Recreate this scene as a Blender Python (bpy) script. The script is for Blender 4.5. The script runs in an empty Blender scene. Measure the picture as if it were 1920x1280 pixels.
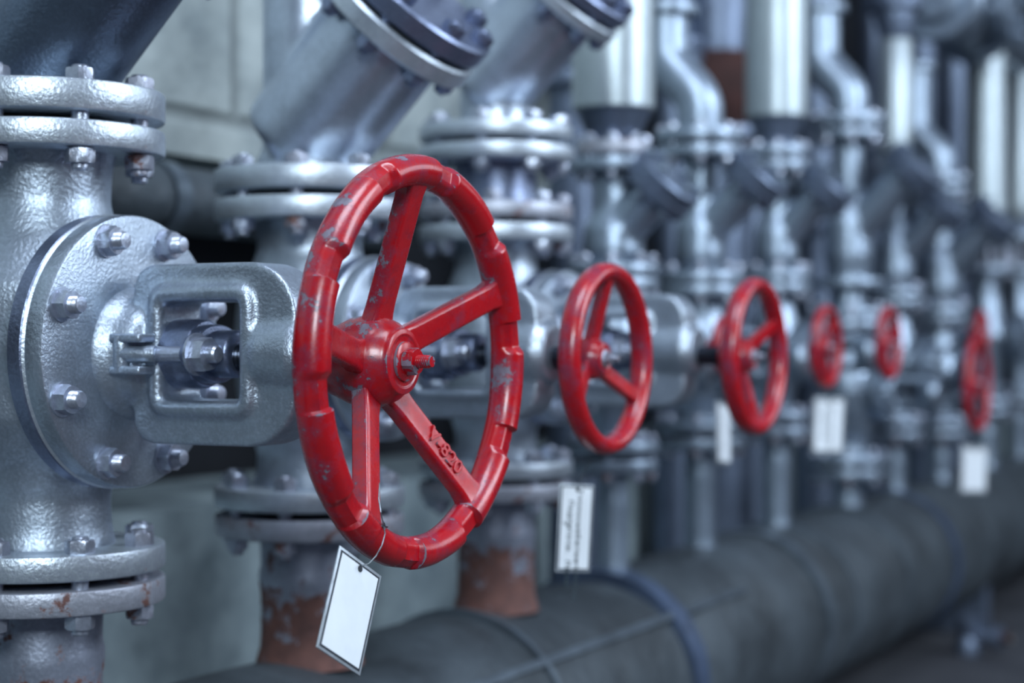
import bpy, bmesh, math, random
from mathutils import Vector, Matrix
random.seed(7)
PI = math.pi
C = bpy.context.scene.collection
R = math.radians

# ------------------------------------------------------------------ camera frame (world: X along the row, Y into the wall, Z up)
F = 3300.0; TH = R(27.529); S_, C_ = math.sin(TH), math.cos(TH)
CAM = Vector((-1.248, -1.142, 0.75))
AX = 0.75                                     # height of the eye line
RV = (S_, -C_); VV = (C_, S_)

def hit_y(x, Y=0.0):
    t = (x - 960) / F; dx = VV[0] + t * RV[0]; dy = VV[1] + t * RV[1]
    k = (Y - CAM.y) / dy
    return CAM.x + k * dx, k
def hit_x(x, X):
    t = (x - 960) / F; dx = VV[0] + t * RV[0]; dy = VV[1] + t * RV[1]
    k = (X - CAM.x) / dx
    return CAM.y + k * dy, k
def zz(y, k): return AX + (640 - y) / F * k
def at(x, y, k):
    t = (x - 960) / F
    return Vector((CAM.x + k * (VV[0] + t * RV[0]), CAM.y + k * (VV[1] + t * RV[1]), zz(y, k)))

# ------------------------------------------------------------------ materials
def new_mat(name):
    m = bpy.data.materials.new(name); m.use_nodes = True
    nt = m.node_tree; b = nt.nodes['Principled BSDF']
    return m, nt, b
def N(nt, t, **kw):
    n = nt.nodes.new(t)
    for k, v in kw.items():
        if k in n.inputs: n.inputs[k].default_value = v
        else: setattr(n, k, v)
    return n
def noise(nt, vec, scale, detail=4, rough=.55):
    n = N(nt, 'ShaderNodeTexNoise'); n.inputs['Scale'].default_value = scale
    n.inputs['Detail'].default_value = detail; n.inputs['Roughness'].default_value = rough
    nt.links.new(vec, n.inputs['Vector']); return n.outputs['Fac']
def ramp(nt, fac, stops):
    r = N(nt, 'ShaderNodeValToRGB'); e = r.color_ramp.elements
    while len(e) < len(stops): e.new(.5)
    for i, (p, c) in enumerate(stops):
        e[i].position = p; e[i].color = (c, c, c, 1) if isinstance(c, (int, float)) else (*c, 1)
    nt.links.new(fac, r.inputs['Fac']); return r.outputs['Color']
def mixc(nt, fac, a, b, mode='MIX'):
    m = N(nt, 'ShaderNodeMix', data_type='RGBA', blend_type=mode)
    for sock, v in ((m.inputs[0], fac), (m.inputs[6], a), (m.inputs[7], b)):
        if isinstance(v, (int, float)): sock.default_value = v
        elif isinstance(v, tuple): sock.default_value = (*v, 1)
        else: nt.links.new(v, sock)
    return m.outputs[2]
def math_(nt, op, a, b=0.0):
    m = N(nt, 'ShaderNodeMath', operation=op)
    for i, v in enumerate((a, b)):
        if isinstance(v, (int, float)): m.inputs[i].default_value = v
        else: nt.links.new(v, m.inputs[i])
    return m.outputs[0]
def bump(nt, b, h, strength, dist):
    n = N(nt, 'ShaderNodeBump'); n.inputs['Strength'].default_value = strength
    n.inputs['Distance'].default_value = dist
    nt.links.new(h, n.inputs['Height']); nt.links.new(n.outputs[0], b.inputs['Normal'])

def silver(name, base=(.44, .49, .57), rough=.36, metal=.85, rust=0.0, bumps=.5, dirt=.5, grad=None, bdist=.0012, bscale=260):
    """aluminium paint: fine grain, soft dirt, rust where rust > 0; grad=(z0, z1) pushes rust below z1 to full at z0 in object space"""
    m, nt, b = new_mat(name)
    tc = N(nt, 'ShaderNodeTexCoord').outputs['Object']
    fine = noise(nt, tc, bscale, 3); mid = noise(nt, tc, 22, 5, .62); big = noise(nt, tc, 7, 4, .6)
    dark = tuple(c * .55 for c in base)
    col = mixc(nt, ramp(nt, mid, [(.35, dirt), (.62, 0)]), base, dark)
    col = mixc(nt, ramp(nt, fine, [(.45, 0), (.75, .35)]), col, tuple(min(1, c * 1.5) for c in base))
    metalv = metal
    if rust > 0:
        rn = noise(nt, tc, 34, 8, .68)
        v = rn
        if grad:
            sp = N(nt, 'ShaderNodeSeparateXYZ'); nt.links.new(tc, sp.inputs[0])
            mr = N(nt, 'ShaderNodeMapRange'); nt.links.new(sp.outputs[2], mr.inputs[0])
            mr.inputs[1].default_value = grad[0]; mr.inputs[2].default_value = grad[1]
            mr.inputs[3].default_value = .28; mr.inputs[4].default_value = 0
            v = math_(nt, 'ADD', rn, mr.outputs[0])
        mask = ramp(nt, v, [(.70 - .25 * rust, 0), (.76 - .25 * rust, 1)])
        rc = mixc(nt, noise(nt, tc, 60, 4), (.045, .026, .028), (.27, .12, .095))
        col = mixc(nt, mask, col, rc)
        metalv = math_(nt, 'MULTIPLY', math_(nt, 'SUBTRACT', 1.0, mask), metal)
        ro = math_(nt, 'ADD', math_(nt, 'MULTIPLY', mask, .4), rough)
        nt.links.new(ro, b.inputs['Roughness']); nt.links.new(metalv, b.inputs['Metallic'])
    else:
        b.inputs['Metallic'].default_value = metal
        nt.links.new(math_(nt, 'ADD', math_(nt, 'MULTIPLY', big, .16), rough - .08), b.inputs['Roughness'])
    nt.links.new(col, b.inputs['Base Color'])
    h = math_(nt, 'ADD', math_(nt, 'MULTIPLY', fine, .6), mid)
    bump(nt, b, h, bumps, bdist)
    return m

def red_paint(name, chips=.5, hero=False):
    m, nt, b = new_mat(name)
    tc = N(nt, 'ShaderNodeTexCoord').outputs['Object']
    n1 = noise(nt, tc, 38, 10, .72); n2 = noise(nt, tc, 9, 4); n3 = noise(nt, tc, 140, 3); n4 = noise(nt, tc, 55, 4, .7)
    geo = N(nt, 'ShaderNodeNewGeometry')
    sp = N(nt, 'ShaderNodeSeparateXYZ'); nt.links.new(geo.outputs['Normal'], sp.inputs[0])
    # dust settles on upward faces; worn on edges
    up = ramp(nt, sp.outputs[2], [(.35, 0), (.95, .11)])
    back = ramp(nt, math_(nt, 'MULTIPLY', sp.outputs[0], -1.0), [(.3, 0), (1.0, .13)])
    edge = ramp(nt, geo.outputs['Pointiness'], [(.505, 0), (.56, .16 if hero else .05)])
    v = math_(nt, 'ADD', math_(nt, 'ADD', n1, edge), math_(nt, 'ADD', up, back))
    mask = ramp(nt, v, [(.835 - .22 * chips, 0), (.85 - .22 * chips, 1)])
    red = mixc(nt, n2, (.34, .003, .010), (.58, .004, .008))
    red = mixc(nt, ramp(nt, n4, [(.5, 0), (.72, .55)]), red, (.20, .006, .02))
    grey = mixc(nt, n3, (.10, .085, .12), (.26, .23, .29))
    film = mixc(nt, ramp(nt, math_(nt, 'ADD', n1, math_(nt, 'ADD', up, back)), [(.53, 0), (.72, .65)]), red, (.17, .04, .085))
    nt.links.new(mixc(nt, mask, film, grey), b.inputs['Base Color'])
    nt.links.new(math_(nt, 'ADD', math_(nt, 'MULTIPLY', mask, .2), math_(nt, 'ADD', math_(nt, 'MULTIPLY', n1, .2), .17)), b.inputs['Roughness'])
    b.inputs['Coat Weight'].default_value = .35; b.inputs['Coat Roughness'].default_value = .15
    h = math_(nt, 'ADD', math_(nt, 'MULTIPLY', mask, -.35), math_(nt, 'ADD', math_(nt, 'MULTIPLY', n3, .22), math_(nt, 'MULTIPLY', n1, .6)))
    bump(nt, b, h, .55, .0012)
    return m

def plain(name, col, rough=.6, metal=0.0, var=.3, scale=12, bm_=.2, bd=.003):
    m, nt, b = new_mat(name)
    tc = N(nt, 'ShaderNodeTexCoord').outputs['Object']
    n = noise(nt, tc, scale, 6, .6)
    c = mixc(nt, ramp(nt, n, [(.3, 0), (.7, 1)]), tuple(x * (1 - var) for x in col), tuple(min(1, x * (1 + var)) for x in col))
    nt.links.new(c, b.inputs['Base Color'])
    b.inputs['Roughness'].default_value = rough; b.inputs['Metallic'].default_value = metal
    bump(nt, b, n, bm_, bd)
    return m

M = {}
M['cast'] = silver('cast_silver_paint', (.44, .505, .59), .39, .82, bumps=.9, bdist=.0013, bscale=300)
M['shaded'] = silver('shaded_silver_paint', (.13, .17, .235), .38, .85, bumps=.8, bscale=300)  # silver paint darkened: shade on the first strainer is put into its colour
M['smooth'] = silver('smooth_silver_paint', (.50, .565, .665), .35, .85, bumps=.35)
M['flange'] = silver('flange_silver_paint', (.60, .665, .75), .38, .75, rust=.10, bumps=.8, bdist=.0013)
M['dark'] = silver('dark_silver_paint', (.24, .28, .40), .34, .85, bumps=.7)
M['rusty'] = silver('rusty_silver_flange', (.46, .48, .55), .42, .6, rust=.50, bumps=.8)
M['riser'] = silver('rusty_riser', (.36, .39, .48), .40, .6, rust=.45, bumps=.6, grad=(-.17, -.05))
M['nut'] = silver('nut_silver_paint', (.50, .54, .64), .33, .8, rust=.12, bumps=.5)
M['nutrust'] = silver('rusty_nut', (.40, .42, .50), .4, .7, rust=.45, bumps=.5)
M['bright'] = silver('bright_jacket', (.46, .52, .55), .40, .75, bumps=.15, dirt=.2)
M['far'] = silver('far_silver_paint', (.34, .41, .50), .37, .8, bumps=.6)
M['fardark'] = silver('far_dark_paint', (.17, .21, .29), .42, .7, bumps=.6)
M['stem'] = plain('oiled_steel_stem', (.055, .065, .09), .28, .9, .4, 60, .3, .0006)
M['gap'] = plain('black_gasket', (.006, .007, .010), .8)
M['red'] = red_paint('chipped_red_paint', .5, True)
M['red2'] = red_paint('red_wheel_paint', .22)
M['red3'] = red_paint('dark_red_wheel_paint', .30)
M['tag'] = plain('white_enamel_plate', (.80, .84, .88), .35, 0, .05, 30, .05, .0005)
M['tagedge'] = plain('tag_grey_edge', (.42, .46, .50), .35, .5, .2, 90)
M['ink'] = plain('black_ink', (.015, .02, .03), .5)
M['inkgrey'] = plain('grey_ink', (.03, .05, .06), .5)
M['wire'] = plain('thin_steel_wire', (.22, .25, .28), .35, .8, .3, 200)
M['wrap'] = plain('grey_insulation_jacket', (.054, .067, .078), .55, .2, .55, 5, .7, .03)
M['band'] = plain('steel_band', (.13, .16, .19), .4, .6, .3, 20)
M['bandblue'] = plain('blue_grey_joint_strip', (.06, .085, .14), .45, .3, .5, 16)
M['black'] = plain('dark_iron', (.012, .014, .02), .6)
M['rustdark'] = plain('dark_red_rust', (.055, .018, .015), .8, 0, .5, 14)

# ------------------------------------------------------------------ mesh helpers
D_ = Vector((0, -1, 0)); U_ = Vector((0, 0, 1))
def basis(axis):
    z = Vector(axis).normalized()
    x = Vector((1, 0, 0)) if abs(z.x) < .9 else Vector((0, 0, 1))
    y = z.cross(x).normalized(); x = y.cross(z).normalized()
    return x, y, z
def lathe(bm, prof, o=(0, 0, 0), axis=(0, 0, 1), seg=64, cap=True):
    """prof: list of (radius, height along axis)"""
    x, y, z = basis(axis); o = Vector(o); rings = []
    for r, h in prof:
        rings.append([bm.verts.new(o + z * h + (x * math.cos(2 * PI * i / seg) + y * math.sin(2 * PI * i / seg)) * r) for i in range(seg)])
    for a, b in zip(rings, rings[1:]):
        for i in range(seg):
            j = (i + 1) % seg; bm.faces.new((a[i], a[j], b[j], b[i]))
    if cap:
        bm.faces.new(rings[0][::-1]); bm.faces.new(rings[-1])
def tube(bm, pts, r, seg=24, cap=True):
    pts = [Vector(p) for p in pts]; n = len(pts)
    rs = r if isinstance(r, (list, tuple)) else [r] * n
    rings = []; prev = None
    for i, p in enumerate(pts):
        t = (pts[min(i + 1, n - 1)] - pts[max(i - 1, 0)]).normalized()
        if prev is None: x, y, _ = basis(t)
        else:
            x = (prev - t * prev.dot(t)).normalized(); y = t.cross(x)
        prev = x
        rings.append([bm.verts.new(p + (x * math.cos(2 * PI * k / seg) + y * math.sin(2 * PI * k / seg)) * rs[i]) for k in range(seg)])
    for a, b in zip(rings, rings[1:]):
        for i in range(seg):
            j = (i + 1) % seg; bm.faces.new((a[i], a[j], b[j], b[i]))
    if cap:
        bm.faces.new(rings[0][::-1]); bm.faces.new(rings[-1])
def prism(bm, loop, vec):
    a = [bm.verts.new(Vector(p)) for p in loop]; b = [bm.verts.new(Vector(p) + Vector(vec)) for p in loop]
    n = len(a)
    bm.faces.new(a[::-1]); bm.faces.new(b)
    for i in range(n):
        j = (i + 1) % n; bm.faces.new((a[i], a[j], b[j], b[i]))
def box(bm, c, s, mat=None):
    c = Vector(c); hx, hy, hz = s[0] / 2, s[1] / 2, s[2] / 2
    vs = []
    for dz in (-hz, hz):
        for dx, dy in ((-hx, -hy), (hx, -hy), (hx, hy), (-hx, hy)):
            v = Vector((dx, dy, dz))
            if mat: v = mat @ v
            vs.append(bm.verts.new(c + v))
    for f in ((3, 2, 1, 0), (4, 5, 6, 7), (0, 1, 5, 4), (1, 2, 6, 5), (2, 3, 7, 6), (3, 0, 4, 7)):
        bm.faces.new([vs[i] for i in f])
def hexa(bm, r, h0, h1, o=(0, 0, 0), axis=(0, 0, 1), rot=0.0):
    """hexagonal nut with chamfered corners"""
    x, y, z = basis(axis); o = Vector(o)
    seg = 24; rings = []
    def rad(a, k): 
        ap = r * math.cos(PI / 6); d = (a % (PI / 3)) - PI / 6
        return min(ap / math.cos(d), k)
    hh = h1 - h0
    for h, k in ((h0, r * .90), (h0 + hh * .14, r), (h1 - hh * .14, r), (h1, r * .90)):
        rings.append([bm.verts.new(o + z * h + (x * math.cos(2 * PI * i / seg + rot) + y * math.sin(2 * PI * i / seg + rot)) * rad(2 * PI * i / seg, k)) for i in range(seg)])
    for a, b in zip(rings, rings[1:]):
        for i in range(seg):
            j = (i + 1) % seg; bm.faces.new((a[i], a[j], b[j], b[i]))
    bm.faces.new(rings[0][::-1]); bm.faces.new(rings[-1])
def mesh_of(name, bm, angle=38, voxel=None, smooth_it=0, bevel=0):
    bmesh.ops.recalc_face_normals(bm, faces=bm.faces)
    me = bpy.data.meshes.new(name); bm.to_mesh(me); bm.free()
    if voxel or bevel:
        o = bpy.data.objects.new('build', me); C.objects.link(o)
        if bevel:
            md = o.modifiers.new('b', 'BEVEL'); md.width = bevel; md.segments = 3; md.limit_method = 'ANGLE'; md.angle_limit = R(35)
        if voxel:
            md = o.modifiers.new('r', 'REMESH'); md.mode = 'VOXEL'; md.voxel_size = voxel
            if smooth_it:
                md = o.modifiers.new('s', 'SMOOTH'); md.factor = .6; md.iterations = smooth_it
        dg = bpy.context.evaluated_depsgraph_get(); dg.update()
        me2 = bpy.data.meshes.new_from_object(o.evaluated_get(dg)); me2.name = name
        bpy.data.objects.remove(o); bpy.data.meshes.remove(me); me = me2
        if voxel: angle = 180
    for p in me.polygons: p.use_smooth = True
    if angle < 180: me.set_sharp_from_angle(angle=R(angle))
    return me
def obj(name, me, mat, parent=None, loc=(0, 0, 0), rot=None):
    if isinstance(me, bmesh.types.BMesh): me = mesh_of(name, me)
    o = bpy.data.objects.new(name, me); C.objects.link(o)
    if mat is not None and not me.materials: me.materials.append(mat)
    elif mat is not None and me.materials[0] != mat:
        o.material_slots[0].link = 'OBJECT'; o.material_slots[0].material = mat
    if parent: o.parent = parent
    o.location = loc
    if rot is not None: o.rotation_euler = rot
    return o
def thing(name, label, cat, loc=(0, 0, 0), group=None):
    o = bpy.data.objects.new(name, None); C.objects.link(o); o.location = loc
    o.empty_display_size = .05
    o['label'] = label; o['category'] = cat
    if group: o['group'] = group
    return o
def sub(name, parent, loc=(0, 0, 0)):
    o = bpy.data.objects.new(name, None); C.objects.link(o); o.parent = parent; o.location = loc
    o.empty_display_size = .02
    return o
def struct(name, me, mat, loc=(0, 0, 0)):
    o = obj(name, me, mat, None, loc); o['kind'] = 'structure'; return o
def B(): return bmesh.new()

# ------------------------------------------------------------------ shared bits
def flange_mesh(r, t, bore=None, ch=.003):
    bm = B(); lathe(bm, [(r - ch, 0), (r - ch * .3, ch * .3), (r, ch), (r, t - ch), (r - ch * .3, t - ch * .3), (r - ch, t)], seg=96)
    return mesh_of('flange', bm, 30)
_bolt = {}
def bolt_mesh(size, grip, long=.006):
    """bolt through a flange pair, centred on z=0: head and washer on top, nut and stud end underneath"""
    k = (round(size, 4), round(grip, 4), long)
    if k not in _bolt:
        bm = B(); hd = size * .95
        hexa(bm, size, grip / 2, grip / 2 + hd)
        hexa(bm, size, -grip / 2 - hd, -grip / 2, rot=.4)
        lathe(bm, [(size * .5, -grip / 2 - hd - long), (size * .58, -grip / 2 - hd - long * .7), (size * .58, grip / 2 + hd + long * .25), (size * .5, grip / 2 + hd + long * .5)], seg=20)
        _bolt[k] = mesh_of('flange_bolt', bm, 30)
    return _bolt[k]
def bolt_ring(parent, z, r, n, size, grip, off=22.5, mat=None, rust_mat=None):
    me = bolt_mesh(size, grip)
    for i in range(n):
        a = R(off + 360 * i / n)
        obj('flange_bolt', me, (rust_mat if rust_mat and i % 3 == 1 else mat) or M['nut'], parent, (r * math.cos(a), r * math.sin(a), z), (0, 0, random.uniform(0, 1)))
_nut = {}
def nut_mesh(size):
    k = round(size, 4)
    if k not in _nut:
        bm = B()
        hexa(bm, size, 0, size * .95, axis=(0, -1, 0))
        lathe(bm, [(size * 1.12, 0), (size * 1.12, size * .14)], axis=(0, -1, 0), seg=32)
        pr = [(size * .60, size * .9)]
        for i in range(6):
            h = size * (.95 + i * .11)
            pr += [(size * .60, h), (size * .55, h + size * .055)]
        pr += [(size * .50, size * 1.68), (size * .3, size * 1.72)]
        lathe(bm, pr, axis=(0, -1, 0), seg=24)
        _nut[k] = mesh_of('bonnet_nut', bm, 28)
    return _nut[k]

# ------------------------------------------------------------------ handwheels
def handwheel(parent, loc, Rc, rt, nsp, a0, dish, mat, notches=None, hub_r=.037, letters=False, hero=False, nut_mat=None):
    """Rc: radius to the tube centre, rt tube radius; origin on the rim plane, facing -Y; dish: hub centre behind the rim plane"""
    w = sub('handwheel', parent, loc)
    bm = B(); seg = 900 if hero else 120; ns = 28 if hero else 18; rings = []
    for i in range(seg):
        a = 360 * i / seg; k = 1.0; flat = 0.0
        if notches:
            for nn in notches:
                d = (a - nn + 180) % 360 - 180
                if abs(d) < 5.6:
                    e = min(1, (5.6 + d) / .5, (5.6 - d) / 2.4); flat = max(flat, e)
        sa, ca = math.sin(R(a)), math.cos(R(a)); ring = []
        wob = 1 + (.015 * math.sin(a * .21 + 1) if hero else 0)
        for j in range(ns):
            t = 2 * PI * j / ns
            cx, cy = math.cos(t), math.sin(t)
            # notch: a flat finger grip cut across the front and the outer edge of the tube
            lim = 1 - .38 * flat
            cy = min(cy, lim); dd = cx * .72 + cy * .69
            if dd > 1 - .27 * flat:
                e2 = dd - (1 - .27 * flat); cx -= e2 * .72; cy -= e2 * .69
            dd = -cx * .72 + cy * .69
            if dd > 1 - .22 * flat:
                e2 = dd - (1 - .22 * flat); cx += e2 * .72; cy -= e2 * .69
            cx = min(cx, 1 - .10 * flat)
            ro = Rc + rt * wob * cx; yo = -rt * wob * cy * (1.12 if hero else 1.3)
            ring.append(bm.verts.new((ro * sa, yo, ro * ca)))
        rings.append(ring)
    for i in range(seg):
        p, q = rings[i], rings[(i + 1) % seg]
        for j in range(ns):
            k = (j + 1) % ns; bm.faces.new((p[j], p[k], q[k], q[j]))
    obj('rim', mesh_of('rim', bm, 40 if hero else 180), mat, w)
    # hub
    h = hub_r
    bm = B()
    prof = [(h * .55, -h * 1.15), (h * .72, -h * 1.12), (h * .80, -h * .9), (h * .98, -h * .45), (h * 1.03, -h * .1), (h * 1.0, h * .25), (h * .90, h * .5),
            (h * .78, h * .66), (h * .74, h * .72), (h * .73, h * .80), (h * .60, h * .83), (h * .56, h * .80), (h * .2, h * .80)]
    lathe(bm, prof, (0, dish, 0), (0, -1, 0), 72)
    obj('hub', mesh_of('hub', bm, 32, bevel=.0008 if hero else 0), mat, w)
    # spokes
    y_h = dish
    for i in range(nsp):
        a = a0[i] if isinstance(a0, list) else a0 + 360 * i / nsp
        e = Vector((math.sin(R(a)), 0, math.cos(R(a)))); t = Vector((math.cos(R(a)), 0, -math.sin(R(a)))); n = Vector((0, -1, 0))
        bm = B(); secs = []
        L = Rc - rt * .35; m = 16
        for q in range(m + 1):
            u = q / m; rad = h * .62 + (L - h * .62) * u
            yy = y_h * (1 - u)
            fl = (max(0, (u - .86) / .14)) ** 2 * .55 + (max(0, (.22 - u) / .22)) ** 2 * .5
            wt = rt * ((.94 if hero else .86) - .06 * u) * (1 + fl); th = rt * (.66) * (1 + fl * .25)
            p = e * rad + Vector((0, yy, 0))
            loop = [(-1, .62), (-.80, .95), (.80, 1.0), (1, .72), (.86, -.85), (.6, -1), (-.6, -1), (-.86, -.85)]
            secs.append([bm.verts.new(p + t * (wt * x) + n * (th * y)) for x, y in loop])
        for s0, s1 in zip(secs, secs[1:]):
            for j in range(8):
                k = (j + 1) % 8; bm.faces.new((s0[j], s0[k], s1[k], s1[j]))
        bm.faces.new(secs[0][::-1]); bm.faces.new(secs[-1])
        obj('spoke', mesh_of('spoke', bm, 28, bevel=.0016 if hero else 0), mat, w)
    # washer, nut, stud
    bm = B(); yf = dish - h * .80
    lathe(bm, [(h * .44, 0), (h * .44, h * .06), (h * .40, h * .09), (h * .2, h * .09)], (0, yf, 0), (0, -1, 0), 40)
    obj('washer', bm, nut_mat or mat, w)
    bm = B()
    hexa(bm, h * .31, 0, h * .26, (0, yf - h * .09, 0), (0, -1, 0), .3)
    pr = [(h * .15, h * .2)]
    for i in range(7): pr += [(h * .15, h * (.34 + i * .05)), (h * .125, h * (.365 + i * .05))]
    pr += [(h * .12, h * .72), (h * .05, h * .72)]
    lathe(bm, pr, (0, yf, 0), (0, -1, 0), 24)
    obj('hub_nut', mesh_of('hub_nut', bm, 28), nut_mat or mat, w)
    if letters:
        cu = bpy.data.curves.new('lettering', 'FONT'); cu.body = 'V-820'; cu.size = .0185; cu.extrude = .0011; cu.bevel_depth = .0004
        cu.align_x = 'CENTER'; cu.align_y = 'CENTER'; cu.space_character = 1.05
        to = bpy.data.objects.new('t', cu); C.objects.link(to)
        dg = bpy.context.evaluated_depsgraph_get(); dg.update()
        me = bpy.data.meshes.new_from_object(to.evaluated_get(dg)); bpy.data.objects.remove(to)
        a = a0[2] if isinstance(a0, list) else a0 + 360 * 2 / nsp
        e = Vector((math.sin(R(a)), 0, math.cos(R(a)))); u = .60; rad = h * .62 + (Rc - rt * .35 - h * .62) * u
        ex = (e * (Rc - h * .62) + Vector((0, -y_h, 0))).normalized(); nz = Vector((0, -1, 0)); ez = (nz - ex * nz.dot(ex)).normalized(); ey = ez.cross(ex)
        mt = Matrix((ex, ey, ez)).transposed().to_4x4()
        mt.translation = e * rad + Vector((0, y_h * (1 - u), 0)) + ez * (rt * .66 * 1.0) + ey * .001
        me.transform(mt)
        lo = obj('lettering', me, mat, w); 
    return w

# ------------------------------------------------------------------ globe valve with yoke
def yoke_mesh(w0, w1, zt, zb, win, half=.023, lip=.0065, rc=.036):
    """casting in the Y-Z plane; win=(wL, wR, zt, zb)"""
    bm = B(); n = 96
    def rrect(a0, a1, b0, b1, rl, rr):
        pts = []
        for cx, cz, r, s in ((a1 - rr, b1 - rr, rr, 0), (a0 + rl, b1 - rl, rl, 90), (a0 + rl, b0 + rl, rl, 180), (a1 - rr, b0 + rr, rr, 270)):
            for i in range(9):
                an = R(s + i * 90 / 8); pts.append((cx + r * math.cos(an), cz + r * math.sin(an)))
        # resample uniformly by arc length
        per = [0]
        for i in range(len(pts)):
            p, q = pts[i], pts[(i + 1) % len(pts)]; per.append(per[-1] + math.hypot(p[0] - q[0], p[1] - q[1]))
        return pts
    cw = (win[0] + win[1]) / 2; cz = (win[2] + win[3]) / 2
    outer = rrect(w0, w1, zb, zt, .022, rc); inner = rrect(win[0], win[1], win[3], win[2], .009, .009)
    def ray(pts, an):
        d = (math.cos(an), math.sin(an)); best = None
        for i in range(len(pts)):
            p, q = pts[i], pts[(i + 1) % len(pts)]
            ex, ez = q[0] - p[0], q[1] - p[1]; den = d[0] * ez - d[1] * ex
            if abs(den) < 1e-12: continue
            t = ((p[0] - cw) * ez - (p[1] - cz) * ex) / den; u = ((p[0] - cw) * d[1] - (p[1] - cz) * d[0]) / den
            if t > 0 and -1e-6 <= u <= 1 + 1e-6: best = t if best is None else min(best, t)
        return (cw + d[0] * best, cz + d[1] * best)
    oc = [ray(outer, 2 * PI * i / n) for i in range(n)]; ic = [ray(inner, 2 * PI * i / n) for i in range(n)]
    L = []
    for X in (-half, half):
        L.append([bm.verts.new((X, -w, z)) for w, z in oc]); L.append([bm.verts.new((X, -w, z)) for w, z in ic])
    for i in range(n):
        j = (i + 1) % n
        bm.faces.new((L[0][i], L[0][j], L[1][j], L[1][i])); bm.faces.new((L[2][i], L[3][i], L[3][j], L[2][j]))
        bm.faces.new((L[0][i], L[2][i], L[2][j], L[0][j])); bm.faces.new((L[1][i], L[1][j], L[3][j], L[3][i]))
    # raised lip round the window on both faces
    for sx in (-1, 1):
        pts = []
        for i in range(n + 1):
            w, z = ic[i % n]; dw, dz = w - cw, z - cz; l = math.hypot(dw, dz)
            ow = w + lip * .8 * (1 if dw > 0 else -1) * min(1, abs(dw) / (win[1] - win[0]) * 2.2)
            oz = z + lip * .8 * (1 if dz > 0 else -1) * min(1, abs(dz) / (win[2] - win[3]) * 2.2)
            pts.append((sx * (half + .0005), -ow, oz))
        tube(bm, pts, lip, 14, False)
    # boss for the stem
    zc = (zt + zb) / 2 
    lathe(bm, [(.020, -.006), (.030, .002), (.0355, .018), (.037, w1 - win[1] - .004), (.030, w1 - win[1] + .010)], (0, -(win[1]), zc), (0, -1, 0), 40)
    # feet: the casting spreads into a low dome on the bonnet
    lathe(bm, [(zt * .80, -.020), (zt * .76, -.013), (zt * .66, -.004), (zt * .60, .010), (zt * .54, .016), (.036, .016), (.036, .02)], (0, -w0, zc), (0, -1, 0), 72)
    return bm

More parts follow.
